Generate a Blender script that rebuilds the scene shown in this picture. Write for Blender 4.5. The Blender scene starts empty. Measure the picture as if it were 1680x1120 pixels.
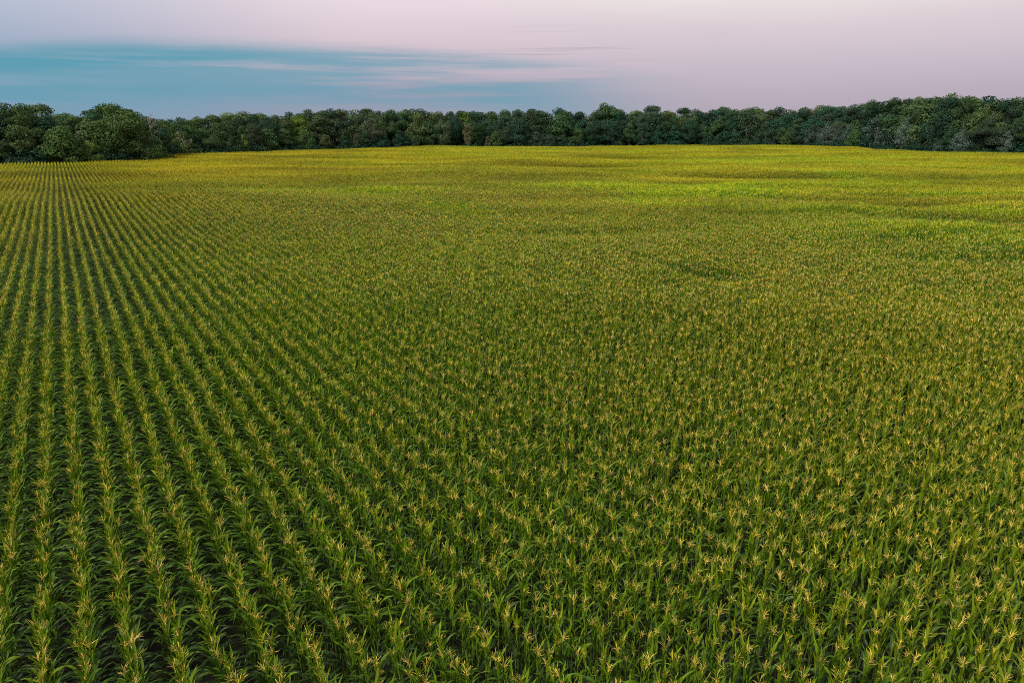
import bpy, math, random
import numpy as np
from mathutils import Vector, Euler, Matrix

random.seed(7)
rng = np.random.default_rng(11)
scene = bpy.context.scene
col = scene.collection
R = math.radians

# ------------------------------------------------------------------ camera
CORN_TOP = 2.42
CAM_H = 12.17
PITCH = R(17.1)
FPX = 1150.0
cam_data = bpy.data.cameras.new('camera')
cam = bpy.data.objects.new('camera', cam_data)
col.objects.link(cam)
cam.location = (0, 0, CAM_H)
cam.rotation_euler = (R(90) - PITCH, 0, 0)
cam_data.sensor_width = 36.0
cam_data.lens = FPX / 1680.0 * 36.0
cam_data.clip_start = 0.1
cam_data.clip_end = 6000
scene.camera = cam

# ------------------------------------------------------------------ sky, sun, exposure
SUN_ELEV, SUN_AZ = R(46), R(226)      # azimuth clockwise from +Y (view direction)
world = bpy.data.worlds.new('World')
scene.world = world
world.use_nodes = True
nt = world.node_tree
nt.nodes.clear()


def N(t, typ, **kw):
    n = t.nodes.new(typ)
    for k, v in kw.items():
        setattr(n, k, v)
    return n


def lin(r, g, b):
    f = lambda c: (c / 255.0 / 12.92) if c / 255.0 <= 0.04045 else ((c / 255.0 + 0.055) / 1.055) ** 2.4
    return (f(r), f(g), f(b), 1.0)


def ramp(t, stops, interp='LINEAR'):
    n = N(t, 'ShaderNodeValToRGB')
    cr = n.color_ramp
    cr.interpolation = interp
    while len(cr.elements) < len(stops):
        cr.elements.new(0.5)
    for e, (p, c) in zip(cr.elements, stops):
        e.position = p
        e.color = c if len(c) == 4 else (*c, 1)
    return n


def mrange(t, a, b, c=0.0, d=1.0, smooth=True):
    n = N(t, 'ShaderNodeMapRange')
    if smooth:
        n.interpolation_type = 'SMOOTHSTEP'
    n.inputs[1].default_value = a
    n.inputs[2].default_value = b
    n.inputs[3].default_value = c
    n.inputs[4].default_value = d
    return n


def mathn(t, op, a=None, b=None):
    n = N(t, 'ShaderNodeMath', operation=op)
    for i, v in enumerate((a, b)):
        if v is None:
            continue
        if isinstance(v, (int, float)):
            n.inputs[i].default_value = v
        else:
            t.links.new(v, n.inputs[i])
    return n.outputs[0]


def mixc(t, fac, a, b, blend='MIX'):
    n = N(t, 'ShaderNodeMix', data_type='RGBA', blend_type=blend)
    for s, v in ((n.inputs[0], fac), (n.inputs[6], a), (n.inputs[7], b)):
        if isinstance(v, (int, float, tuple)):
            s.default_value = v
        else:
            t.links.new(v, s)
    return n.outputs[2]


L = nt.links
tc = N(nt, 'ShaderNodeTexCoord')
sep = N(nt, 'ShaderNodeSeparateXYZ')
L.new(tc.outputs['Generated'], sep.inputs[0])
SX, SY, SZ = sep.outputs
nish = N(nt, 'ShaderNodeTexSky', sky_type='NISHITA')
nish.sun_disc = False
nish.sun_elevation = SUN_ELEV
nish.sun_rotation = SUN_AZ
nish.air_density = 1.2
nish.dust_density = 2.0
# thin high veil of evening cloud: colour changes with height and from left to right
hz = mrange(nt, 0.0, 0.30, smooth=False)
wn = N(nt, 'ShaderNodeTexNoise')
wn.inputs['Scale'].default_value = 1.0
wn.inputs['Detail'].default_value = 3
wmap = N(nt, 'ShaderNodeMapping')
wmap.inputs['Scale'].default_value = (1.6, 1.6, 9.0)
L.new(tc.outputs['Generated'], wmap.inputs[0])
L.new(wmap.outputs[0], wn.inputs['Vector'])
wz = mathn(nt, 'ADD', SZ, mathn(nt, 'MULTIPLY', mathn(nt, 'SUBTRACT', wn.outputs[0], 0.5), 0.05))
L.new(wz, hz.inputs[0])
left = ramp(nt, [(0.0, lin(128, 160, 184)), (0.12, lin(134, 164, 188)), (0.30, lin(160, 176, 200)), (0.45, lin(182, 192, 212)),
                 (0.8, lin(210, 208, 216)), (1.0, lin(216, 214, 220))])
mid = ramp(nt, [(0.0, lin(146, 158, 178)), (0.14, lin(158, 160, 180)), (0.25, lin(198, 182, 196)), (0.38, lin(217, 199, 209)),
                (0.52, lin(234, 218, 225)), (1.0, lin(238, 232, 230))])
right = ramp(nt, [(0.0, lin(176, 166, 180)), (0.14, lin(186, 175, 189)), (0.30, lin(206, 193, 205)), (0.42, lin(221, 207, 214)),
                  (0.50, lin(236, 226, 224)), (0.7, lin(242, 236, 231)), (1.0, lin(242, 236, 231))])
for r_ in (left, mid, right):
    L.new(hz.outputs[0], r_.inputs[0])
m1 = mrange(nt, -0.62, -0.18)
m2 = mrange(nt, -0.15, 0.28)
L.new(SX, m1.inputs[0])
L.new(SX, m2.inputs[0])
veil = mixc(nt, m2.outputs[0], mixc(nt, m1.outputs[0], left.outputs[0], mid.outputs[0]), right.outputs[0])
# long flat teal cloud banks low in the sky, left of centre
bmap = N(nt, 'ShaderNodeMapping')
bmap.inputs['Rotation'].default_value = (0, R(1.2), 0)
bmap.inputs['Scale'].default_value = (2.6, 2.6, 62.0)
bmap.inputs['Location'].default_value = (3.1, 0.0, 0.9)
L.new(tc.outputs['Generated'], bmap.inputs[0])
bn = N(nt, 'ShaderNodeTexNoise')
bn.inputs['Scale'].default_value = 1.0
bn.inputs['Detail'].default_value = 5
bn.inputs['Roughness'].default_value = 0.62
L.new(bmap.outputs[0], bn.inputs['Vector'])
# band height above horizon, drooping slightly to the right
arch = mathn(nt, 'ADD', SX, 0.25)
warp = mathn(nt, 'ADD', mathn(nt, 'MULTIPLY', mathn(nt, 'SUBTRACT', wn.outputs[0], 0.5), 0.03), mathn(nt, 'MULTIPLY', mathn(nt, 'SUBTRACT', bn.outputs[0], 0.5), 0.03))
tilt = mathn(nt, 'ADD', mathn(nt, 'ADD', SZ, warp), mathn(nt, 'MULTIPLY', mathn(nt, 'MULTIPLY', arch, arch), 0.17))
env_hi = mrange(nt, 0.112, 0.092, 0, 1)
env_lo = mrange(nt, 0.010, 0.052, 0, 1)
L.new(tilt, env_hi.inputs[0])
L.new(tilt, env_lo.inputs[0])
env_x = mrange(nt, 0.27, -0.06, 0, 1)
L.new(SX, env_x.inputs[0])
bnm = mrange(nt, 0.27, 0.58)
L.new(bn.outputs[0], bnm.inputs[0])
core = mrange(nt, -0.10, -0.62, 0, 1)
L.new(SX, core.inputs[0])
core_hi = mrange(nt, 0.017, 0.0, 0, 1)
L.new(mathn(nt, 'ABSOLUTE', mathn(nt, 'SUBTRACT', tilt, 0.086)), core_hi.inputs[0])
corea = mathn(nt, 'MULTIPLY', core.outputs[0], core_hi.outputs[0])
env = mathn(nt, 'MULTIPLY', mathn(nt, 'MULTIPLY', env_hi.outputs[0], env_lo.outputs[0]), env_x.outputs[0])
bmask = mathn(nt, 'MULTIPLY', env, mathn(nt, 'ADD', mathn(nt, 'MULTIPLY', bnm.outputs[0], 0.74), mathn(nt, 'MULTIPLY', corea, 0.42)))
bmask = mathn(nt, 'MINIMUM', bmask, 1.0)
veil = mixc(nt, bmask, veil, lin(92, 158, 180))
# thin grey wisps to the right of the bank
wis = N(nt, 'ShaderNodeTexNoise')
wis.inputs['Scale'].default_value = 1.0
wis.inputs['Detail'].default_value = 3
wmap2 = N(nt, 'ShaderNodeMapping')
wmap2.inputs['Scale'].default_value = (2.2, 2.2, 160.0)
wmap2.inputs['Rotation'].default_value = (0, R(2.0), 0)
L.new(tc.outputs['Generated'], wmap2.inputs[0])
L.new(wmap2.outputs[0], wis.inputs['Vector'])
w1 = mrange(nt, 0.56, 0.70)
L.new(wis.outputs[0], w1.inputs[0])
w2 = mrange(nt, 0.05, 0.09)
L.new(SZ, w2.inputs[0])
w3 = mrange(nt, 0.135, 0.105)
L.new(SZ, w3.inputs[0])
w5 = mrange(nt, -0.10, 0.06)
L.new(SX, w5.inputs[0])
w4 = mrange(nt, 0.32, 0.10)
L.new(SX, w4.inputs[0])
wm = mathn(nt, 'MULTIPLY', mathn(nt, 'MULTIPLY', w1.outputs[0], w2.outputs[0]), mathn(nt, 'MULTIPLY', w3.outputs[0], w4.outputs[0]))
veil = mixc(nt, mathn(nt, 'MULTIPLY', mathn(nt, 'MULTIPLY', wm, w5.outputs[0]), 0.45), veil, lin(150, 150, 172))
veil10 = mixc(nt, 1.0, veil, (10, 10, 10, 1), 'MULTIPLY')
thin = mrange(nt, 0.30, 0.90, 0.96, 0.45)              # out of view overhead the veil is thinned to clear blue, to cool the shadows
L.new(SZ, thin.inputs[0])
skyc = mixc(nt, thin.outputs[0], nish.outputs[0], veil10)
bg = N(nt, 'ShaderNodeBackground')
bg.inputs['Strength'].default_value = 0.1
L.new(skyc, bg.inputs['Color'])
wo = N(nt, 'ShaderNodeOutputWorld')
L.new(bg.outputs[0], wo.inputs['Surface'])

sun_data = bpy.data.lights.new('sun', 'SUN')
sun = bpy.data.objects.new('sun', sun_data)
col.objects.link(sun)
sun_data.energy = 4.1
sun_data.angle = R(12)
sun_data.color = (1.0, 0.90, 0.74)
sdir = Vector((math.sin(SUN_AZ) * math.cos(SUN_ELEV), math.cos(SUN_AZ) * math.cos(SUN_ELEV), math.sin(SUN_ELEV)))
sun.rotation_euler = (-sdir).to_track_quat('-Z', 'Y').to_euler()
sun.location = (0, 0, 60)

vs = scene.view_settings
vs.view_transform = 'Standard'
vs.look = 'None'
vs.gamma = 1
vs.exposure = 0.0
vs.use_curve_mapping = False
scene.cycles.use_denoising = False
scene.cycles.filter_width = 0.95
scene.cycles.max_bounces = 5
scene.cycles.diffuse_bounces = 3
scene.cycles.glossy_bounces = 2
scene.cycles.transmission_bounces = 3
scene.cycles.transparent_max_bounces = 6


# ------------------------------------------------------------------ helpers
def finish(m, name, mats, mat_idx=None, smooth=False):
    me = bpy.data.meshes.new(name)
    v, f = m
    me.from_pydata([tuple(p) for p in v], [], f)
    for mm in mats:
        me.materials.append(mm)
    if mat_idx is not None:
        me.polygons.foreach_set('material_index', np.asarray(mat_idx, dtype=np.int32))
    if smooth:
        me.polygons.foreach_set('use_smooth', np.ones(len(f), dtype=bool))
    me.update()
    return me


def link(name, data, parent=None, **props):
    o = bpy.data.objects.new(name, data)
    col.objects.link(o)
    if parent is not None:
        o.parent = parent
    for k, v in props.items():
        o[k] = v
    return o


def fbm(x, y, scale, seed=0, octaves=3):
    """smooth value noise on arrays, about -1..1"""
    x = np.asarray(x, float)
    y = np.asarray(y, float)
    tot = np.zeros(np.broadcast(x, y).shape)
    amp, norm = 1.0, 0.0
    for o in range(octaves):
        u, v = x / scale + 17.3 * (seed + o), y / scale - 9.1 * (seed + 2 * o)
        iu, iv = np.floor(u), np.floor(v)
        fu, fv = u - iu, v - iv
        fu, fv = fu * fu * fu * (fu * (fu * 6 - 15) + 10), fv * fv * fv * (fv * (fv * 6 - 15) + 10)

        def h(a, b):
            s = np.sin(a * 127.1 + b * 311.7 + seed * 74.7 + o * 31.0) * 43758.5453
            return (s - np.floor(s)) * 2 - 1
        n = (h(iu, iv) * (1 - fu) + h(iu + 1, iv) * fu) * (1 - fv) + (h(iu, iv + 1) * (1 - fu) + h(iu + 1, iv + 1) * fu) * fv
        tot += amp * n
        norm += amp
        amp *= 0.5
        scale *= 0.5
    return tot / norm


def sstep(a, b, x):
    t = np.clip((np.asarray(x, float) - a) / (b - a), 0, 1)
    return t * t * (3 - 2 * t)


def at(px, py, z=CORN_TOP):
    """world point on the level z under a ray with the given slope (used to lay out the field in metres)"""
    a, b = (px - 840) / FPX, (560 - py) / FPX
    d = np.array([a, math.cos(PITCH) + b * math.sin(PITCH), -math.sin(PITCH) + b * math.cos(PITCH)])
    t = (z - CAM_H) / d[2]
    return d * t


# gentle swells and hollows of the field: x, y (m), half length, half width, rise (m), plant height change, greenness
def spot(px, py, rx, ry, dz, dh, lush):
    p = at(px, py)
    q = at(px, py + ry)
    return (p[0], p[1], rx / FPX * p[1], max(1.2, abs(p[1] - q[1])), dz, dh, lush)


SPOTS = [
    spot(740, 331, 45, 7, -0.12, -0.35, 1.3), spot(670, 320, 60, 4, 0.0, -0.15, 1.3), spot(600, 313, 55, 3, 0.0, -0.1, 1.2), spot(770, 345, 40, 4, 0.12, -0.1, 1.2), spot(560, 268, 90, 5, 0, -0.2, 0.8),
    spot(1115, 433, 35, 3, -0.30, -0.7, 0.2), spot(1110, 295, 45, 4, -0.5, -0.8, 0.6), spot(1040, 277, 80, 5, -0.3, -0.5, 0.9),
    spot(1600, 352, 130, 10, -0.5, -0.35, 0.4), spot(1500, 328, 110, 6, -0.4, -0.3, 0.3), spot(1560, 285, 100, 4, -0.4, -0.4, 0.5),
    spot(1640, 335, 90, 5, 0.45, 0.1, 0.6), spot(1480, 376, 180, 9, 0.35, 0.1, 0.7), spot(1640, 400, 90, 9, 0.35, 0.05, 0.7),
    spot(1180, 262, 160, 5, 0.2, -0.2, 1.0), spot(1350, 256, 120, 5, 0.25, -0.2, 1.0), spot(1000, 305, 130, 5, 0.3, 0, 0.5),
    spot(560, 295, 60, 4, -0.3, -0.4, 0.3), spot(1030, 256, 60, 3, -0.3, -0.3, 0.4), spot(450, 306, 130, 6, -0.25, -0.15, 0.1),
    spot(700, 252, 150, 3, 0.25, 0, 0.6), spot(1400, 268, 150, 4, 0.3, 0, 0.9), spot(930, 375, 150, 6, -0.2, -0.15, 0.3),
    spot(1560, 312, 160, 2.5, -0.55, -0.5, 0.2), spot(1640, 362, 120, 3.5, -0.6, -0.5, 0.2), spot(1360, 318, 120, 3, -0.4, -0.4, 0.2),
    spot(1560, 388, 150, 5, 0.5, 0.1, 0.9), spot(1600, 420, 110, 5, -0.35, -0.4, 0.2), spot(1180, 312, 130, 3, 0.4, 0, 0.9), spot(1260, 285, 160, 2.5, -0.4, -0.4, 0.3),
    spot(1400, 342, 150, 4, 0.35, 0.1, 0.9), spot(960, 268, 120, 2.5, -0.35, -0.35, 0.3), spot(1080, 447, 35, 4, 0.25, 0.1, 0.6), spot(770, 338, 45, 3, -0.2, -0.3, 0.6),
    spot(1160, 441, 35, 2.6, -0.3, -0.6, 0.2), spot(1200, 450, 30, 2.6, -0.25, -0.4, 0.2), spot(640, 310, 60, 3, 0.2, 0, .7),
    spot(1240, 345, 90, 6, -0.25, -0.2, 0.4), spot(1300, 300, 160, 4, 0.3, 0.0, 0.8), spot(840, 283, 130, 4, 0.2, 0, 0.3),
]


def terrain(x, y):
    x = np.asarray(x, float)
    y = np.asarray(y, float)
    d = np.hypot(x, y)
    far = sstep(45, 150, d)
    z = 0.10 * fbm(x, y, 22, 3, 2) + far * (0.55 * fbm(x, y, 75, 5, 2) + 0.55 * fbm(x * 0.55 + y * .12, y, 24, 9, 2))
    for (sx, sy, rx, ry, dz, dh, lu) in SPOTS:
        if dz:
            z = z + 1.8 * dz * np.exp(-((x - sx) / rx) ** 2 - ((y - sy) / ry) ** 2)
    return z


def streaks(x, y):
    """thin winding lines of livelier plants, as along shallow swales"""
    n_ = fbm(x * .52 + y * .24, y, 24, 81, 2)
    return np.clip(1 - np.abs(n_) * 5.5, 0, 1) * sstep(55, 110, np.hypot(x, y)) * sstep(-70, 20, x)


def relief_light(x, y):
    """relief painted into the corn colour: shade in hollows, light on rises; greenest patches brighter"""
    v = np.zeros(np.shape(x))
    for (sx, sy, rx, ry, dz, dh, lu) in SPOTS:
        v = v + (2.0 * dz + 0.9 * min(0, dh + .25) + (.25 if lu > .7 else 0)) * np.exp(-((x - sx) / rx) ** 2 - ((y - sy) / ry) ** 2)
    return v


def growth(x, y):
    d = np.hypot(x, y)
    band = fbm(x * .42 + y * .16, y, 15, 61, 3)
    far = sstep(40, 130, d)
    g = 0.10 * fbm(x, y, 9, 21, 2) + 0.10 * fbm(x, y, 30, 23, 2) + far * 0.28 * band
    lush = 0.5 * fbm(x, y, 45, 31, 3) + 0.12 + far * (0.60 * band - 0.04 + 0.3 * sstep(-60, 60, x)) + .9 * streaks(x, y)
    x = np.asarray(x, float)
    y = np.asarray(y, float)
    for (sx, sy, rx, ry, dz, dh, lu) in SPOTS:
        e = np.exp(-((x - sx) / rx) ** 2 - ((y - sy) / ry) ** 2)
        g = g + dh * e
        lush = lush + (lu - 0.2) * e
    return g, lush


# edge of the woodland, left to right (canopy line of the last corn row)
EDGE_PX = [(-420, 285), (-180, 276), (0, 268), (120, 264.5), (262, 260), (272, 254.5), (420, 247.5), (560, 243.5), (700, 240.3), (840, 239.2), (990, 238.6),
           (1150, 237.4), (1300, 239.5), (1440, 244.5), (1560, 249.5), (1680, 251.5), (1900, 256), (2150, 262)]
EDGE = np.array([at(px, py)[:2] for px, py in EDGE_PX])
EDGE_AZ = np.arctan2(EDGE[:, 0], EDGE[:, 1])
EDGE_D = np.hypot(EDGE[:, 0], EDGE[:, 1])


def edge_dist(x, y):
    return np.interp(np.arctan2(x, y), EDGE_AZ, EDGE_D)


# ------------------------------------------------------------------ materials
def material(name):
    m = bpy.data.materials.new(name)
    m.use_nodes = True
    t = m.node_tree
    t.nodes.clear()
    out = N(t, 'ShaderNodeOutputMaterial')
    return m, t, out


def leafy(name, dark, light, warm, attr, attr_type, trans=0.3, rough=0.5, spec=0.35, island=0.45, noise_scale=0.0):
    """foliage: colour varies per leaf and with the plant's own 'tint' (x = warm/ripe, y = lush, z = brightness, with painted relief on far corn)"""
    m, t, out = material(name)
    a = N(t, 'ShaderNodeAttribute', attribute_type=attr_type, attribute_name=attr)
    s = N(t, 'ShaderNodeSeparateXYZ')
    t.links.new(a.outputs['Vector'], s.inputs[0])
    g = N(t, 'ShaderNodeNewGeometry')
    c = mixc(t, s.outputs[1], dark, light)
    c = mixc(t, s.outputs[0], c, warm)
    v = mathn(t, 'ADD', mathn(t, 'MULTIPLY', g.outputs['Random Per Island'], island), 1.0 - island * 0.5)
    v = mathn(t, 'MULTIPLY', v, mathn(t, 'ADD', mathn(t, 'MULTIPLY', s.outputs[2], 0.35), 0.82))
    vv = N(t, 'ShaderNodeCombineXYZ')
    for i in range(3):
        t.links.new(v, vv.inputs[i])
    c = mixc(t, 1.0, c, vv.outputs[0], 'MULTIPLY')
    p = N(t, 'ShaderNodeBsdfPrincipled')
    p.inputs['Roughness'].default_value = rough
    p.inputs['Specular IOR Level'].default_value = spec
    t.links.new(c, p.inputs['Base Color'])
    tr = N(t, 'ShaderNodeBsdfTranslucent')
    c2 = mixc(t, 1.0, c, (1.15, 1.1, 0.5, 1), 'MULTIPLY')
    t.links.new(c2, tr.inputs['Color'])
    mx = N(t, 'ShaderNodeMixShader')
    mx.inputs[0].default_value = trans
    t.links.new(p.outputs[0], mx.inputs[1])
    t.links.new(tr.outputs[0], mx.inputs[2])
    t.links.new(mx.outputs[0], out.inputs[0])
    return m


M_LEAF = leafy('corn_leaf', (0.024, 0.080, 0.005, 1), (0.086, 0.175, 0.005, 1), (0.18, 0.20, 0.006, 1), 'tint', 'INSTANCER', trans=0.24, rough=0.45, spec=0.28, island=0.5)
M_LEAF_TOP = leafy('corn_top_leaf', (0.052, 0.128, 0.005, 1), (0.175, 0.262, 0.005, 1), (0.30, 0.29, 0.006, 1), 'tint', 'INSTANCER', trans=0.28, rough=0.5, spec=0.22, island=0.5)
M_LEAF_LOW = leafy('corn_low_leaf', (0.026, 0.062, 0.014, 1), (0.042, 0.085, 0.015, 1), (0.06, 0.09, 0.016, 1), 'tint', 'INSTANCER', trans=0.2, rough=0.5, spec=0.35, island=0.5)  # older low leaves, darkened further to paint shade into the row gaps
M_STALK = leafy('corn_stalk', (0.10, 0.17, 0.03, 1), (0.14, 0.20, 0.03, 1), (0.2, 0.2, 0.03, 1), 'tint', 'INSTANCER', trans=0.0, rough=0.6, spec=0.3, island=0.1)
M_TASSEL = leafy('corn_tassel', (0.76, 0.53, 0.210, 1), (0.68, 0.60, 0.050, 1), (0.84, 0.62, 0.040, 1), 'tint', 'INSTANCER', trans=0.15, rough=0.7, spec=0.2, island=0.5)
M_CROWN = leafy('tree_leaves', (0.018, 0.060, 0.036, 1), (0.090, 0.155, 0.026, 1), (0.15, 0.115, 0.075, 1), 'tint', 'OBJECT', trans=0.12, rough=0.7, spec=0.12, island=0.5)
M_SILVER = leafy('silver_leaves', (0.055, 0.100, 0.088, 1), (0.100, 0.155, 0.130, 1), (0.13, 0.10, 0.06, 1), 'tint', 'OBJECT', trans=0.15, rough=0.6, spec=0.2, island=0.4)
M_GRASS = leafy('margin_grass', (0.13, 0.17, 0.03, 1), (0.20, 0.22, 0.05, 1), (0.28, 0.22, 0.07, 1), 'tint', 'INSTANCER', trans=0.25, rough=0.6, spec=0.2, island=0.6)

M_BARK, t, out = material('bark')
p = N(t, 'ShaderNodeBsdfPrincipled')
nz = N(t, 'ShaderNodeTexNoise')
nz.inputs['Scale'].default_value = 6
nz.inputs['Detail'].default_value = 5
cr = ramp(t, [(0.3, (0.05, 0.04, 0.03)), (0.7, (0.15, 0.125, 0.10))])
t.links.new(nz.outputs[0], cr.inputs[0])
t.links.new(cr.outputs[0], p.inputs['Base Color'])
p.inputs['Roughness'].default_value = 0.9
t.links.new(p.outputs[0], out.inputs[0])

M_DEADWOOD, t, out = material('dead_wood')
p = N(t, 'ShaderNodeBsdfPrincipled')
nz = N(t, 'ShaderNodeTexNoise')
nz.inputs['Scale'].default_value = 4
cr = ramp(t, [(0.3, (0.22, 0.19, 0.17)), (0.7, (0.40, 0.36, 0.33))])
t.links.new(nz.outputs[0], cr.inputs[0])
t.links.new(cr.outputs[0], p.inputs['Base Color'])
p.inputs['Roughness'].default_value = 0.85
t.links.new(p.outputs[0], out.inputs[0])

M_SOIL, t, out = material('soil')
p = N(t, 'ShaderNodeBsdfPrincipled')
gtc = N(t, 'ShaderNodeTexCoord')
nz = N(t, 'ShaderNodeTexNoise')
nz.inputs['Scale'].default_value = 3.0
nz.inputs['Detail'].default_value = 8
t.links.new(gtc.outputs['Object'], nz.inputs['Vector'])
cr = ramp(t, [(0.3, (0.012, 0.010, 0.008)), (0.6, (0.024, 0.019, 0.014)), (0.8, (0.03, 0.03, 0.014))])
t.links.new(nz.outputs[0], cr.inputs[0])
t.links.new(cr.outputs[0], p.inputs['Base Color'])
p.inputs['Roughness'].default_value = 0.95
bp = N(t, 'ShaderNodeBump')
bp.inputs['Strength'].default_value = 0.6
bp.inputs['Distance'].default_value = 0.06
t.links.new(nz.outputs[0], bp.inputs['Height'])
t.links.new(bp.outputs[0], p.inputs['Normal'])
t.links.new(p.outputs[0], out.inputs[0])

# ------------------------------------------------------------------ the ground
def axis(lo, hi, fine_lo, fine_hi, fine, coarse):
    a = [lo]
    while a[-1] < hi:
        a.append(a[-1] + (fine if fine_lo <= a[-1] < fine_hi else coarse))
    return np.array(a)


gx = axis(-2500, 2500, -420, 420, 5.0, 80.0)
gy = axis(-600, 4000, -20, 520, 4.0, 80.0)
GX, GY = np.meshgrid(gx, gy)
GZ = terrain(GX, GY)
far_fade = 1 - sstep(460, 900, np.hypot(GX, GY))
GZ = GZ * far_fade
verts = np.stack([GX.ravel(), GY.ravel(), GZ.ravel()], 1)
nx = len(gx)
faces = [(j * nx + i, j * nx + i + 1, (j + 1) * nx + i + 1, (j + 1) * nx + i) for j in range(len(gy) - 1) for i in range(nx - 1)]
link('ground', finish((verts, faces), 'ground', [M_SOIL], smooth=True), kind='structure')


# ------------------------------------------------------------------ corn: pieces
def leaf_geo(length, width, th0, th1, bend, segs, fold=0.35, wave=0.0, twist=0.0, across=2, r=None):
    """one corn leaf: an arching, folded blade growing from the origin towards +X"""
    r = r or random
    xs = zs = 0.0
    pts = []
    v, f = [], []
    ph = r.uniform(0, 6)
    for i in range(segs + 1):
        s = i / segs
        th = th0 + (th1 - th0) * s ** bend
        if i:
            xs += math.sin(th) * length / segs
            zs += math.cos(th) * length / segs
        w = width * (0.55 + 0.45 * min(1, s / 0.25)) * (1 - max(0, (s - 0.45) / 0.55) ** 1.6) if i < segs else 0.0
        up = (-math.cos(th), math.sin(th))            # normal in the xz plane
        tw = twist * s
        side = wave * math.sin(ph + s * 7)
        if across == 2:
            row = [(-1, fold), (0, 0), (1, fold)]
        else:
            row = [(-1, 0), (1, 0)]
        if i == segs:
            v.append((xs, side, zs))
            continue
        for (yy, dn) in row:
            y = yy * w * 0.5
            lift = dn * w * 0.5 + y * math.sin(tw)
            lift += wave * 0.8 * math.sin(ph + s * 16 + yy * 1.5) * (yy != 0)
            v.append((xs + up[0] * lift, y * math.cos(tw) + side, zs + up[1] * lift))
    k = across + 1
    for i in range(segs):
        for j in range(k - 1):
            a = i * k + j
            if i == segs - 1:
                f.append((a, a + 1, segs * k))
            else:
                f.append((a, a + 1, a + 1 + k, a + k))
    return v, f


def tube(pts, rad, sides=3, cap=True):
    v, f = [], []
    n = len(pts)
    for i, pnt in enumerate(pts):
        a = Vector(pts[max(0, i - 1)])
        b = Vector(pts[min(n - 1, i + 1)])
        d = (b - a)
        d = d.normalized() if d.length > 1e-9 else Vector((0, 0, 1))
        e1 = d.orthogonal().normalized()
        e2 = d.cross(e1)
        rr = rad[i] if isinstance(rad, (list, tuple)) else rad
        for s in range(sides):
            an = 2 * math.pi * s / sides
            q = Vector(pnt) + (e1 * math.cos(an) + e2 * math.sin(an)) * rr
            v.append(tuple(q))
    for i in range(n - 1):
        for s in range(sides):
            a, b = i * sides + s, i * sides + (s + 1) % sides
            f.append((a, b, b + sides, a + sides))
    if cap:
        f.append(tuple(range((n - 1) * sides, n * sides)))
    return v, f


def merge(parts):
    """parts: list of ((v, f), matrix or None, material index)"""
    V, F, MI = [], [], []
    for (v, f), mt, mi in parts:
        o = len(V)
        if mt is None:
            V.extend(v)
        else:
            V.extend([tuple(mt @ Vector(q)) for q in v])
        F.extend([tuple(i + o for i in q) for q in f])
        MI.extend([mi] * len(f))
    return V, F, MI


def tassel_geo(r, detail=True):
    """upright central spike with a spray of side branches, origin at its foot"""
    parts = []
    h = r.uniform(0.22, 0.34)
    lean = r.uniform(-0.05, 0.05), r.uniform(-0.05, 0.05)
    parts.append((tube([(0, 0, 0), (lean[0] * .4, lean[1] * .4, h * .5), (lean[0], lean[1], h)], [0.0055, 0.0062, 0.003], 3), None, 0))
    n = r.randint(9, 15) if detail else r.randint(7, 9)
    for i in range(n):
        a = i * 2.4 + r.uniform(-.4, .4)
        z0 = h * r.uniform(0.10, 0.48)
        ln = r.uniform(0.12, 0.23)
        th = R(r.uniform(8, 36))
        th2 = th + R(r.uniform(5, 45))
        ca, sa = math.cos(a), math.sin(a)
        p0 = Vector((0, 0, z0))
        p1 = p0 + Vector((math.sin(th) * ca, math.sin(th) * sa, math.cos(th))) * ln * .5
        p2 = p1 + Vector((math.sin(th2) * ca, math.sin(th2) * sa, math.cos(th2))) * ln * .5
        rad = 0.0042 if detail else 0.0070
        parts.append((tube([p0, p1, p2], [rad * .9, rad, rad * .55], 3, False), None, 0))
    v, f, _ = merge(parts)
    return v, f


def leaf_plan(r, n=10):
    """(height, azimuth, class 0 low .. 1 top, scale) for the leaves of one plant; +X local is across the row"""
    base = r.choice((0, math.pi))
    spin = r.gauss(0, 0.45)
    out_ = []
    for i in range(n):
        s = i / (n - 1)
        z = 0.80 + 1.26 * s ** 0.8 + r.uniform(-.03, .03)
        az = base + spin + math.pi * (i % 2) + r.gauss(0, 0.28 + 0.5 * s)
        out_.append((z, az, s, r.uniform(0.86, 1.12)))
    return out_


def leaf_params(s, r):
    if s > 0.8:
        return dict(length=r.uniform(.40, .58), width=.048, th0=R(r.uniform(5, 15)), th1=R(r.uniform(12, 48)), bend=1.7)
    if s > 0.45:
        return dict(length=r.uniform(.52, .70), width=.058, th0=R(r.uniform(8, 19)), th1=R(r.uniform(35, 115)), bend=2.3)
    return dict(length=r.uniform(.68, .86), width=.070, th0=R(r.uniform(18, 28)), th1=R(r.uniform(115, 165)), bend=1.4)


def stalk_geo(sides=5):
    return tube([(0, 0, -0.05), (0.004, 0.0, 0.7), (-0.004, 0.003, 1.4), (0, 0, 2.08)], [0.016, 0.014, 0.011, 0.006], sides)


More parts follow.
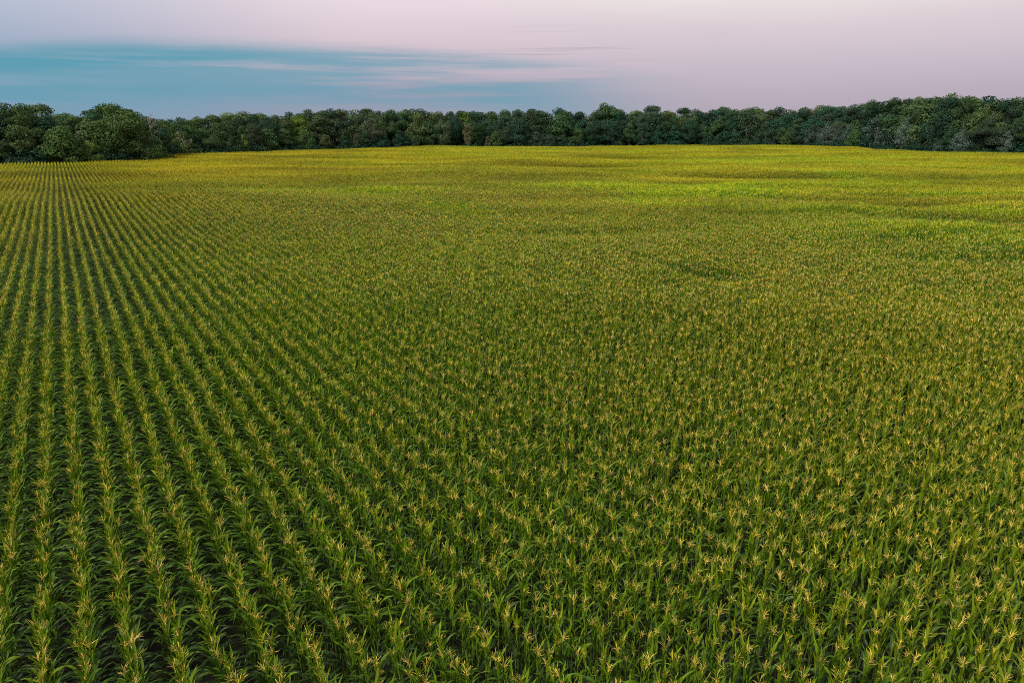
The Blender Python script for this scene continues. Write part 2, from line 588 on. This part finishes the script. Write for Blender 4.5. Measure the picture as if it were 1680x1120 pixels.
def plant_parts(r, hi=True, tassels=0.93):
    parts = [(stalk_geo(5 if hi else 3), None, 1)]
    for (z, az, s, sc) in leaf_plan(r, 10 if hi else 8):
        g = leaf_geo(segs=7 if hi else 4, across=2 if hi else 1, fold=.35, wave=.012 if hi else 0, twist=r.uniform(-.9, .9), r=r, **leaf_params(s, r))
        mt = Matrix.Translation((0, 0, z)) @ Matrix.Rotation(az, 4, 'Z') @ Matrix.Scale(sc, 4)
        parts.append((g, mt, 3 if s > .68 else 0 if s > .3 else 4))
    if tassels and r.random() < tassels:
        mt = Matrix.Translation((0, 0, 2.05)) @ Matrix.Rotation(r.uniform(0, 6.28), 4, 'Z') @ Matrix.Rotation(r.gauss(0, .14), 4, 'X') @ Matrix.Scale(r.uniform(.6, 1.12), 4)
        parts.append((tassel_geo(r, hi), mt, 2))
    return parts


protos = bpy.data.collections.new('corn_plant_shapes')
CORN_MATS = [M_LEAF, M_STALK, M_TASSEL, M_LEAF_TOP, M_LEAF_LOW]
r = random.Random(5)
N_HI, N_CLUMP, N_GREEN = 16, 10, 6
for i in range(N_HI):
    v, f, mi = merge(plant_parts(r, True))
    protos.objects.link(bpy.data.objects.new('corn_a_plant_%02d' % i, finish((v, f), 'corn_plant', CORN_MATS, mi)))
CLUMP_N, PLANT_GAP, ROW_GAP = 8, 0.155, 0.76
for i in range(N_CLUMP + N_GREEN):
    P = []
    for k in range(CLUMP_N):
        yk = (k + .5 - CLUMP_N / 2) * PLANT_GAP + r.uniform(-.05, .05)
        sc = r.uniform(.92, 1.07)
        mt0 = Matrix.Translation((r.gauss(0, .012), yk, 0)) @ Matrix.Rotation(r.gauss(0, .3), 4, 'Z') @ Matrix.Rotation(r.gauss(0, .025), 4, 'Y') @ Matrix.Diagonal((1, 1, sc, 1))
        for g, mt, mi in plant_parts(r, False, 0.95 if i < N_CLUMP else 0.25):
            P.append((g, mt0 @ mt if mt is not None else mt0, mi))
    v, f, mi = merge(P)
    protos.objects.link(bpy.data.objects.new('corn_b_clump_%02d' % i, finish((v, f), 'corn_clump', CORN_MATS, mi)))

# ------------------------------------------------------------------ corn: where every plant stands
YAW = math.atan((840 - 86) * math.cos(PITCH) / FPX)
RD = np.array([-math.sin(YAW), math.cos(YAW)])       # along the rows
RN = np.array([math.cos(YAW), math.sin(YAW)])        # across the rows
PHASE = 0.58
ROW_ROT = YAW                                        # local +Y turned onto the row direction


def visible(x, y, marg):
    zc = y * math.cos(PITCH) + (CAM_H - 1.2) * math.sin(PITCH)
    return (np.abs(x) < zc * 840 / FPX * 1.06 + marg) & (y > 4.0)


def row_points(tmin, tmax, step, dmin, dmax, marg):
    rows = np.arange(-400, 800)
    ts = np.arange(tmin, tmax, step)
    RR, T = np.meshgrid(rows, ts, indexing='ij')
    s = (RR + PHASE) * ROW_GAP
    wob = 0.035 * fbm(T, np.floor(RR / 12) * 50.0, 14, 41, 2) + 0.012 * fbm(T, RR * 7.0, 5, 43, 1)
    s = s + wob
    x = s * RN[0] + T * RD[0]
    y = s * RN[1] + T * RD[1]
    d = np.hypot(x, y)
    ok = visible(x, y, marg) & (d >= dmin) & (d < dmax) & (d < edge_dist(x, y) - 0.5)
    return x[ok], y[ok], RR[ok], T[ok]


SPLIT = 42.0
px_, py_, prow, pt_ = row_points(-60, 120, PLANT_GAP, 0, SPLIT, 2.5)
keep = rng.random(len(px_)) > 0.04
px_, py_, prow, pt_ = px_[keep], py_[keep], prow[keep], pt_[keep]
ja, jc = rng.normal(0, .045, len(px_)), rng.normal(0, .016, len(px_))
px_ = px_ + ja * RD[0] + jc * RN[0]
py_ = py_ + ja * RD[1] + jc * RN[1]
cx_, cy_, crow, ct_ = row_points(-260, 620, PLANT_GAP * CLUMP_N, SPLIT, 700, 4)


def make_attrs(x, y, near):
    g, lush = growth(x, y)
    n = len(x)
    d = np.hypot(x, y)
    hgt = 1.0 + g / CORN_TOP * (1.0 if not near else 0.8) + rng.normal(0, .045 if near else .022, n)
    warm = np.clip(0.5 * sstep(60, 240, d) - 0.45 * (lush) + 0.22 + 0.25 * fbm(x, y, 55, 51, 2) + rng.normal(0, .10, n), 0, 1)
    lu = np.clip(0.35 + 0.6 * lush + 0.35 * sstep(60, 260, d) + rng.normal(0, .12, n), 0, 1)
    vig_shade = np.clip(rng.random(n) * .8 + .1 + sstep(40, 130, d) * (1.1 * fbm(x * .42 + y * .16, y, 14, 71, 3) + .9 * fbm(x * .35 + y * .2, y, 6.5, 75, 2) + 1.2 * streaks(x, y) + relief_light(x, y)), -1.1, 1.9)  # random crop patches, plus painted shade of hollows and light of rises far off
    return hgt, np.stack([warm, lu, vig_shade], 1)


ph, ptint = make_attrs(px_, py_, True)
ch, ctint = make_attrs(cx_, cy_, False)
pz, cz = terrain(px_, py_), terrain(cx_, cy_)
prot = ROW_ROT + rng.normal(0, .35, len(px_)) + math.pi * rng.integers(0, 2, len(px_))
crot = ROW_ROT + math.pi * rng.integers(0, 2, len(cx_))

# the 300 plants that show largest (nearest to the camera, standing in view)
zc = py_ * math.cos(PITCH) + (CAM_H - 1.9) * math.sin(PITCH)
sxp = 840 + FPX * px_ / zc
syp = 560 - FPX * (py_ * math.sin(PITCH) - (CAM_H - 1.9) * math.cos(PITCH)) / zc
inview = (sxp > 4) & (sxp < 1676) & (syp < 1108)
order = np.argsort(np.where(inview, zc, 1e9))
N_IND = 300
ind = order[:N_IND]
mask_ind = np.zeros(len(px_), bool)
mask_ind[ind] = True

rest = ~mask_ind
X = np.concatenate([px_[rest], cx_])
Y = np.concatenate([py_[rest], cy_])
Z = np.concatenate([pz[rest], cz])
H = np.concatenate([ph[rest], ch])
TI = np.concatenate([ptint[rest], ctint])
RO = np.concatenate([prot[rest], crot])
green = rng.random(len(cx_)) < sstep(0.45, 1.1, growth(cx_, cy_)[1]) * 0.55
VA = np.concatenate([rng.integers(0, N_HI, rest.sum()), N_HI + np.where(green, N_CLUMP + rng.integers(0, N_GREEN, len(cx_)), rng.integers(0, N_CLUMP, len(cx_)))])
n = len(X)
print('corn instances', n, 'near', rest.sum())
me = bpy.data.meshes.new('corn_field')
me.vertices.add(n)
me.vertices.foreach_set('co', np.stack([X, Y, Z], 1).astype(np.float32).ravel())
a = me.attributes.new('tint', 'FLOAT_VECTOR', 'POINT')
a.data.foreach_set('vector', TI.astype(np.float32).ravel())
tilt_ = rng.normal(0, 0.035, (n, 2)) * np.where(VA < N_HI, 1.0, 0.2)[:, None]
a = me.attributes.new('turn', 'FLOAT_VECTOR', 'POINT')
a.data.foreach_set('vector', np.stack([tilt_[:, 0], tilt_[:, 1], RO], 1).astype(np.float32).ravel())
a = me.attributes.new('size', 'FLOAT_VECTOR', 'POINT')
wid = 0.5 + 0.5 * H
a.data.foreach_set('vector', np.stack([wid, np.where(VA < N_HI, wid, 1.0), H], 1).astype(np.float32).ravel())
a = me.attributes.new('variant', 'INT', 'POINT')
a.data.foreach_set('value', VA.astype(np.int32))
me.update()
field = link('corn_field', me, kind='stuff')


def instancer(obj, coll):
    ng = bpy.data.node_groups.new(obj.name + '_spread', 'GeometryNodeTree')
    ng.interface.new_socket('Geometry', in_out='INPUT', socket_type='NodeSocketGeometry')
    ng.interface.new_socket('Geometry', in_out='OUTPUT', socket_type='NodeSocketGeometry')
    gi = ng.nodes.new('NodeGroupInput')
    go = ng.nodes.new('NodeGroupOutput')
    ci = ng.nodes.new('GeometryNodeCollectionInfo')
    ci.inputs['Collection'].default_value = coll
    ci.inputs['Separate Children'].default_value = True
    ci.inputs['Reset Children'].default_value = True
    ip = ng.nodes.new('GeometryNodeInstanceOnPoints')
    ip.inputs['Pick Instance'].default_value = True
    for nm, typ, sock in (('variant', 'INT', 'Instance Index'), ('turn', 'FLOAT_VECTOR', 'Rotation'), ('size', 'FLOAT_VECTOR', 'Scale')):
        na = ng.nodes.new('GeometryNodeInputNamedAttribute')
        na.data_type = typ
        na.inputs['Name'].default_value = nm
        ng.links.new(na.outputs['Attribute'], ip.inputs[sock])
    ng.links.new(gi.outputs[0], ip.inputs['Points'])
    ng.links.new(ci.outputs[0], ip.inputs['Instance'])
    ng.links.new(ip.outputs[0], go.inputs[0])
    md = obj.modifiers.new('spread', 'NODES')
    md.node_group = ng


instancer(field, protos)

# ------------------------------------------------------------------ the nearest corn plants, one by one
r = random.Random(99)
LEAVES = {0: [], 1: [], 2: []}
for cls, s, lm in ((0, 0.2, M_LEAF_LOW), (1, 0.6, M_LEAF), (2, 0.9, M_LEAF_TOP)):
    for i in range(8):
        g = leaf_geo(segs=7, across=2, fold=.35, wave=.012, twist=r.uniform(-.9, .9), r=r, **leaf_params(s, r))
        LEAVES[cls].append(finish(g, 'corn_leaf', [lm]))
TASSELS = [finish(tassel_geo(r, True), 'corn_tassel', [M_TASSEL]) for i in range(12)]
STALK = finish(stalk_geo(5), 'corn_stalk', [M_STALK])
ORD = ['', 'first', 'second', 'third', 'fourth', 'fifth', 'sixth', 'seventh', 'eighth', 'ninth', 'tenth', 'eleventh', 'twelfth', 'thirteenth',
       'fourteenth', 'fifteenth', 'sixteenth', 'seventeenth', 'eighteenth', 'nineteenth']
TENS = {20: ('twenty', 'twentieth'), 30: ('thirty', 'thirtieth'), 40: ('forty', 'fortieth'), 50: ('fifty', 'fiftieth'), 60: ('sixty', 'sixtieth'),
        70: ('seventy', 'seventieth'), 80: ('eighty', 'eightieth'), 90: ('ninety', 'ninetieth')}


def ordinal(k):
    if k < 20:
        return ORD[k]
    t_, u = TENS[k // 10 * 10], k % 10
    return t_[1] if u == 0 else t_[0] + '-' + ORD[u]


rows_here = sorted(set(int(prow[i]) for i in ind))
row_no = {q: k + 1 for k, q in enumerate(rows_here)}
seen = {}
for i in sorted(ind, key=lambda q: (prow[q], pt_[q])):
    q = int(prow[i])
    seen[q] = seen.get(q, 0) + 1
    tint = [float(c) for c in ptint[i]]
    has_tassel = r.random() < 0.92
    look = ('golden' if tint[0] > 0.35 else 'straw yellow' if tint[1] > 0.45 else 'pinkish tan') + ' tassel' if has_tassel else 'leafy top and no tassel'
    root = link('corn_plant', None, label='corn plant with %s, %s up in %s row from left' % (look, ordinal(seen[q]), ordinal(row_no[q])),
                category='corn plant', group='corn plants nearest the camera')
    root.location = (px_[i], py_[i], pz[i])
    root.rotation_euler = (r.gauss(0, .035), r.gauss(0, .035), prot[i])
    w_ = 0.5 + 0.5 * ph[i]
    root.scale = (w_, w_, ph[i])
    link('stalk', STALK, root, tint=tint)
    for (z, az, s, sc) in leaf_plan(r, 10):
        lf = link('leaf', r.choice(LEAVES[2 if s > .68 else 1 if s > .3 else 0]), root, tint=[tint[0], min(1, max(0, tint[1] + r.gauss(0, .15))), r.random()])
        lf.location = (0, 0, z)
        lf.rotation_euler = (r.gauss(0, .06), r.gauss(0, .08), az)
        lf.scale = (sc, sc, sc)
    if has_tassel:
        ta = link('tassel', r.choice(TASSELS), root, tint=tint)
        ta.location = (0, 0, 2.05)
        ta.rotation_euler = (r.gauss(0, .14), r.gauss(0, .14), r.uniform(0, 6.28))
        ta.scale = [r.uniform(.6, 1.12)] * 3


# ------------------------------------------------------------------ trees
def unit(r):
    while True:
        v = Vector((r.uniform(-1, 1), r.uniform(-1, 1), r.uniform(-1, 1)))
        if 0.05 < v.length < 1:
            return v.normalized()


def crown_geo(r, rx=5.0, zlo=1.5, zhi=18.0, lobes=34, per=170, leaf=0.42, shape='broad', clump=(1.3, 2.2)):
    """leaf-sized faces gathered in clumps through the crown's volume"""
    rs = np.random.default_rng(r.randint(0, 10 ** 6))
    C, RD_ = [], []
    zc_, hz_ = (zlo + zhi) / 2, (zhi - zlo) / 2
    for i in range(lobes):
        d = unit(r)
        k = r.uniform(0.55, 1.0) ** 0.6
        if shape == 'broad':
            wx = rx * (1.0 - 0.22 * max(0, -d.z))
        elif shape == 'spire':
            wx = rx * (0.80 - 0.45 * d.z)
        else:
            wx = rx * (0.92 - 0.18 * d.z)
        cr_ = r.uniform(*clump) * (0.8 if d.z > .6 else 1.0)
        C.append((d.x * k * (wx - cr_ * .55), d.y * k * (wx - cr_ * .55), zc_ + d.z * k * (hz_ - cr_ * .8)))
        RD_.append(cr_)
    C = np.array(C)
    RD_ = np.array(RD_)
    V = []
    for c, rad in zip(C, RD_):
        m = int(per * (rad / 1.7) ** 2)
        nrm = rs.normal(size=(m, 3))
        nrm /= np.linalg.norm(nrm, axis=1)[:, None]
        nrm = nrm[nrm[:, 2] > -0.55]
        m = len(nrm)
        rr = rad * (rs.uniform(0.72, 1.16, m) ** 0.9)
        pos = c + nrm * rr[:, None] * np.array([1.08, 1.08, 0.82])
        nn = nrm + rs.normal(scale=.30, size=(m, 3))
        nn /= np.linalg.norm(nn, axis=1)[:, None]
        t1 = np.cross(nn, rs.normal(size=(m, 3)))
        t1 /= np.linalg.norm(t1, axis=1)[:, None]
        t2 = np.cross(nn, t1)
        sz = leaf * rs.uniform(.55, 1.25, m)[:, None]
        a_, b_ = t1 * sz * .62, t2 * sz * .42
        quad = np.stack([pos - a_, pos + b_ - a_ * .1, pos + a_, pos - b_ + a_ * .1], 1)
        V.append(quad)
    V = np.concatenate(V).reshape(-1, 3)
    k = len(V) // 4
    F = np.arange(k * 4).reshape(k, 4)
    return V, F, C


def np_mesh(name, V, F, mats):
    me = bpy.data.meshes.new(name)
    nf, k = F.shape
    me.vertices.add(len(V))
    me.vertices.foreach_set('co', V.astype(np.float32).ravel())
    me.loops.add(nf * k)
    me.loops.foreach_set('vertex_index', F.astype(np.int32).ravel())
    me.polygons.add(nf)
    me.polygons.foreach_set('loop_start', (np.arange(nf) * k).astype(np.int32))
    me.update(calc_edges=True)
    for m in mats:
        me.materials.append(m)
    return me


def trunk_geo(r, h, rad, centres, nl=9):
    parts = []
    x1, y1 = r.uniform(-.5, .5), r.uniform(-.5, .5)
    fork = h * r.uniform(.28, .4)
    parts.append((tube([(0, 0, -.4), (x1 * .3, y1 * .3, fork), (x1, y1, h * .62), (x1 * 1.4, y1 * 1.2, h * .86)],
                       [rad * 1.25, rad * .85, rad * .5, rad * .15], 7), None, 0))
    for c in r.sample(list(centres), min(nl, len(centres))):
        z0 = fork + r.uniform(0, .3) * h
        t_ = (z0 - fork) / h
        s0 = Vector((x1 * (.3 + 2 * t_), y1 * (.3 + 2 * t_), z0))
        e = Vector(c)
        mid_ = s0.lerp(e, .5) + Vector((0, 0, -.06 * h * r.random()))
        parts.append((tube([s0, mid_, e], [rad * .38, rad * .22, rad * .06], 5, False), None, 0))
    v, f, _ = merge(parts)
    return finish((v, f), 'trunk', [M_BARK])


r = random.Random(31)
KINDS = {}


def kind(name, count, **kw):
    h = kw.pop('h')
    mat = kw.pop('mat', M_CROWN)
    out_ = []
    for i in range(count):
        V, F, C = crown_geo(r, zhi=h, **kw)
        out_.append((np_mesh('crown', V, F, [mat]), trunk_geo(r, h, h * .017, C), h))
    KINDS[name] = out_


kind('broad', 5, h=18.0, rx=6.4, zlo=2.0, lobes=34, per=200, leaf=.45, shape='broad', clump=(1.5, 2.8))
kind('tall', 4, h=20.0, rx=5.0, zlo=4.0, lobes=32, per=200, leaf=.44, shape='round', clump=(1.4, 2.6))
kind('edge', 5, h=12.0, rx=5.2, zlo=0.0, lobes=42, per=180, leaf=.42, shape='spire', clump=(1.1, 1.9))
kind('silver', 3, h=14.0, rx=4.2, zlo=0.5, lobes=42, per=130, leaf=.36, shape='round', clump=(.9, 1.6), mat=M_SILVER)
kind('bush', 4, h=3.2, rx=2.4, zlo=-.5, lobes=22, per=120, leaf=.30, shape='broad', clump=(.7, 1.2))


def put_tree(kindname, x, y, height, width, tint, label, cat='tree', group='trees of the woodland edge', name='tree'):
    cm, tm, h = r.choice(KINDS[kindname])
    root = link(name, None, label=label, category=cat, group=group)
    root.location = (x, y, float(terrain(x, y)) - .1)
    root.rotation_euler = (0, 0, r.uniform(0, 6.28))
    sz = height / h
    root.scale = (width * sz, width * sz * r.uniform(.92, 1.08), sz)
    link('trunk', tm, root)
    link('crown', cm, root, tint=[float(c) for c in tint])
    return root


def edge_point(px, back):
    """a point `back` metres behind the field edge, in the direction of bearing px"""
    az = math.atan((px - 840) * math.cos(PITCH) / FPX)
    d = float(np.interp(az, EDGE_AZ, EDGE_D)) + back
    return d * math.sin(az), d * math.cos(az), d


# skyline read off the photograph as tree height in metres along the wood
SKY = [(-300, 18.5), (0, 19.2), (60, 19.3), (105, 16.2), (130, 17.2), (190, 19.4), (240, 17.2), (300, 16.2), (340, 17.6), (400, 19.0), (470, 19.5), (500, 20.4), (545, 22.0), (590, 20.6),
       (640, 21.0), (680, 22.0), (710, 20.4), (750, 20.6), (800, 21.0), (870, 22.6), (930, 21.4), (960, 21.0), (995, 24.0), (1040, 21.4), (1075, 22.6), (1130, 21.8), (1200, 22.0),
       (1260, 21.8), (1330, 21.0), (1380, 20.6), (1440, 21.8), (1480, 23.0), (1520, 23.4), (1580, 22.4), (1640, 21.0), (1680, 20.6), (2100, 20.0)]
SKP, SKH = [a_ for a_, b_ in SKY], [b_ for a_, b_ in SKY]
def sky_h(px):
    return float(np.interp(px, SKP, SKH)) - 0.6 + 2.8 * max(0, min(1, (px - 1200) / 260))

def hue(px):
    """brighter yellow-green at the left corner, deeper bluish green along the middle and right"""
    lu = 0.42 if px < 280 else (0.30 if px < 520 else 0.16)
    return [max(0, r.gauss(.06, .09)), min(1, max(0, r.gauss(lu, .20))), r.uniform(-.3, 1.3)]


def words_for(tint, tall):
    c_ = 'dull brownish green' if tint[0] > .12 else 'bright green' if tint[1] > .45 else 'mid green' if tint[1] > .25 else 'dark green'
    return '%s %s' % (tall, c_)


# front rank: low-branched edge trees; middle rank; tall rear ranks that make the skyline
SPECIAL_PX = [95, 143, 192, 236, 325, 397, 583, 768, 800, 812, 1018, 1298, 1358, 1392, 1440, 1486, 1545, 1580, 1655]


def rank(name_words, kinds, back0, back1, step_m, hf, wid, px0, px1):
    px = px0
    k = 0
    while px < px1:
        b_ = r.uniform(back0, back1)
        x, y, d = edge_point(px, b_)
        if b_ < 9 and any(abs(px - q) < 15 * 300 / d for q in SPECIAL_PX):
            px += 6
            continue
        k += 1
        kn = 'silver' if b_ < 9 and px > 1330 and r.random() < .3 else r.choice(kinds)
        H_ = hf(px) * r.uniform(.93, 1.03)
        ti = hue(px)
        put_tree(kn, x, y, H_, wid * r.uniform(.85, 1.15), ti,
                 '%s tree, %s from the left in the %s of the wood' % ('silvery grey-green' if kn == 'silver' else words_for(ti, 'tall' if H_ > 15 else 'low'), ordinal(k), name_words))
        px += step_m * r.uniform(.75, 1.25) * FPX / d


rank('front rank', ['edge', 'edge', 'broad', 'tall'], 4.5, 7.5, 8.0, lambda p: sky_h(p) * r.uniform(.38, .82), 1.05, -120, 1830)
rank('second rank', ['broad', 'tall', 'edge'], 10, 15, 8.5, lambda p: sky_h(p) * r.uniform(.62, .98), 1.1, -130, 1840)
rank('third rank', ['broad', 'broad', 'tall'], 18, 24, 8.0, lambda p: sky_h(p) * .985, 1.15, -140, 1850)
rank('rear rank', ['broad'], 27, 40, 7.5, lambda p: sky_h(p) * r.uniform(.97, 1.06), 1.15, -150, 1860)

SPECIAL = [
    ('edge', 95, 1.0, 13.5, 1.05, (0.0, .55, .9), 'pale leafy green tree in front of the left wood, with dense low branches'),
    ('edge', 143, 0.8, 9.0, 1.0, (0.05, .8, .9), 'small yellow-green tree at the foot of the left wood, beside the pale leafy tree'),
    ('broad', 192, 3.0, 19.5, 1.05, (0.03, .55, .6), 'large bright green oak at the corner of the left wood'),
    ('edge', 236, 0.5, 12.5, 1.15, (0.03, .55, .7), 'sloping bushy tree that closes the corner where the field opens behind it'),
    ('edge', 397, 2.0, 9.5, .6, (0.10, .95, 1.0), 'small bright yellow-green tree right of the leaning dead branches'),
    ('tall', 583, 2.5, 9.5, .6, (.7, .05, .1), 'dark reddish brown tree among the green ones left of the middle'),
    ('broad', 768, 2.5, 14.0, .6, (.55, .4, .8), 'pinkish brown tree in the middle of the woodland edge'),
    ('edge', 800, 1.0, 8.0, .6, (.6, .4, .7), 'low pinkish brown tree beside the taller brown one'),
    ('edge', 812, 0.5, 10.0, .9, (.02, .45, .8), 'rounded light green tree right of the brown trees'),
    ('broad', 992, 22, 25.0, .95, (.03, .4, .6), 'tallest round-topped tree on the middle skyline'),
    ('edge', 1018, 0.3, 6.0, .75, (.05, 1.0, 1.0), 'small glowing yellow-green sapling at the foot of the middle wood'),
    ('silver', 1358, 2.0, 14.5, 1.05, (0, .5, .5), 'silvery grey-green tree, leftmost of the pale trees on the right'),
    ('silver', 1392, 3.0, 12.5, .8, (0, .3, .4), 'slim silvery tree just right of the first pale one'),
    ('silver', 1440, 7.0, 18.0, 1.1, (0, .3, .4), 'tall grey-green tree behind the pale trees on the right'),
    ('silver', 1486, 2.0, 16.5, 1.0, (0, .8, .8), 'largest silvery tree, pale leaves down to the field'),
    ('silver', 1545, 1.5, 7.5, .9, (0, .6, .8), 'short silvery tree at the foot of the right wood'),
    ('silver', 1580, 2.0, 11.5, 1.2, (0, .6, .7), 'broad pale willow-like tree in front of dark trees at right'),
    ('silver', 1655, 1.5, 10.5, .9, (0, .9, .9), 'palest silvery tree close to the right end of the wood'),
    ('edge', 1298, 1.0, 12.5, 1.0, (.02, .42, .6), 'rounded mid green tree left of the silvery trees'),
]
for kn, px, back, h_, w_, ti, lab in SPECIAL:
    x, y, d = edge_point(px, back + 2.0)
    put_tree(kn, x, y, h_, w_, ti, lab)

px = -110
k = 0
while px < 1820:
    x, y, d = edge_point(px, r.uniform(1.6, 3.4))
    k += 1
    ti = [max(0, r.gauss(.03, .05)), min(1, max(0, r.gauss(.10, .12))), r.random() * .6]
    put_tree('bush', x, y, r.uniform(2.8, 5.2), r.uniform(.95, 1.5), ti, '%s bush, %s from the left along the woodland edge' % (words_for(ti, 'rounded'), ordinal(k) if k < 100 else 'hundred and ' + ordinal(k - 100)),
             cat='bush', group='bushes along the woodland edge', name='bush')
    px += r.uniform(4.2, 8.5) * FPX / d
x, y, d = edge_point(325, 0.8)
put_tree('bush', x, y, 4.6, 1.1, (.05, 1.0, 1.0), 'round yellow-green bush standing alone at the field edge behind the corner', cat='bush', group='bushes along the woodland edge', name='bush')


# dark undergrowth filling the floor of the wood
under = bpy.data.collections.new('undergrowth_shapes')
for i, (cm, tm, h) in enumerate(KINDS['bush']):
    under.objects.link(bpy.data.objects.new('undergrowth_%02d' % i, cm))
n = 900
az = rng.uniform(EDGE_AZ[1], EDGE_AZ[-2], n)
dd = np.interp(az, EDGE_AZ, EDGE_D) + rng.uniform(5, 45, n)
ux, uy = dd * np.sin(az), dd * np.cos(az)
me = bpy.data.meshes.new('undergrowth')
me.vertices.add(n)
me.vertices.foreach_set('co', np.stack([ux, uy, terrain(ux, uy)], 1).astype(np.float32).ravel())
sc = rng.uniform(1.3, 2.3, n)
for nm, arr in (('turn', np.stack([np.zeros(n), np.zeros(n), rng.uniform(0, 6.28, n)], 1)), ('size', np.stack([sc * 1.3, sc * 1.3, sc], 1))):
    a = me.attributes.new(nm, 'FLOAT_VECTOR', 'POINT')
    a.data.foreach_set('vector', arr.astype(np.float32).ravel())
a = me.attributes.new('variant', 'INT', 'POINT')
a.data.foreach_set('value', rng.integers(0, 4, n).astype(np.int32))
instancer(link('undergrowth', me, kind='stuff'), under)


# bare dead trees: pale branches standing out of the foliage
def dead_tree(px, back, h, lean, label):
    x, y, d = edge_point(px, back)
    root = link('dead_tree', None, label=label, category='dead tree')
    root.location = (x, y, float(terrain(x, y)) - .1)
    v, f, _ = merge([(tube([(0, 0, 0), (lean * .3, 0, h * .45), (lean, 0, h * .95)], [.26, .18, .05], 6), None, 0)])
    link('trunk', finish((v, f), 'trunk', [M_DEADWOOD]), root)
    for i in range(11):
        t0 = r.uniform(.38, .92)
        s0 = Vector((lean * (t0 ** 1.6), 0, h * t0))
        a_ = r.uniform(0, 6.28)
        ln = h * r.uniform(.18, .34) * (1.25 - t0)*1.3
        e = s0 + Vector((math.cos(a_) * ln * .8, math.sin(a_) * ln * .8, ln * r.uniform(.2, .9)))
        m_ = s0.lerp(e, .5) + Vector((0, 0, ln * .1))
        parts = [(tube([s0, m_, e], [.10, .07, .02], 4), None, 0)]
        for q in range(4):
            b0 = m_.lerp(e, r.uniform(0, .8))
            parts.append((tube([b0, b0 + unit(r) * ln * .35 + Vector((0, 0, ln * .15))], [.045, .012], 3), None, 0))
        v, f, _ = merge(parts)
        link('branch', finish((v, f), 'branch', [M_DEADWOOD]), root)


dead_tree(250, 3.0, 15.5, -1.2, 'upright pale dead tree with bare forked branches right of the corner oak')
dead_tree(305, 1.5, 11.0, -3.5, 'leaning bare dead tree with reddish grey twigs near the lone bush')

# ------------------------------------------------------------------ grassy margin between corn and wood
tufts = bpy.data.collections.new('grass_tuft_shapes')
for i in range(5):
    P = []
    for q in range(16):
        g = leaf_geo(length=r.uniform(.4, .9), width=.03, th0=R(r.uniform(2, 20)), th1=R(r.uniform(25, 90)), bend=1.5, segs=3, across=1, r=r)
        P.append((g, Matrix.Translation((r.gauss(0, .12), r.gauss(0, .12), 0)) @ Matrix.Rotation(r.uniform(0, 6.28), 4, 'Z'), 0))
    v, f, mi = merge(P)
    tufts.objects.link(bpy.data.objects.new('grass_tuft_%02d' % i, finish((v, f), 'grass_tuft', [M_GRASS])))
n = 16000
az = rng.uniform(EDGE_AZ[1], EDGE_AZ[-2], n)
dd = np.interp(az, EDGE_AZ, EDGE_D) + rng.uniform(-.3, 5.0, n)
gxx, gyy = dd * np.sin(az), dd * np.cos(az)
me = bpy.data.meshes.new('margin_grass')
me.vertices.add(n)
me.vertices.foreach_set('co', np.stack([gxx, gyy, terrain(gxx, gyy)], 1).astype(np.float32).ravel())
sc = rng.uniform(1.0, 2.0, n)
for nm, arr in (('tint', np.stack([rng.uniform(0, .6, n), rng.random(n), rng.random(n)], 1)), ('turn', np.stack([np.zeros(n), np.zeros(n), rng.uniform(0, 6.28, n)], 1)), ('size', np.stack([sc, sc, sc * .9], 1))):
    a = me.attributes.new(nm, 'FLOAT_VECTOR', 'POINT')
    a.data.foreach_set('vector', arr.astype(np.float32).ravel())
a = me.attributes.new('variant', 'INT', 'POINT')
a.data.foreach_set('value', rng.integers(0, 5, n).astype(np.int32))
mg = link('margin_grass', me, kind='stuff')
instancer(mg, tufts)
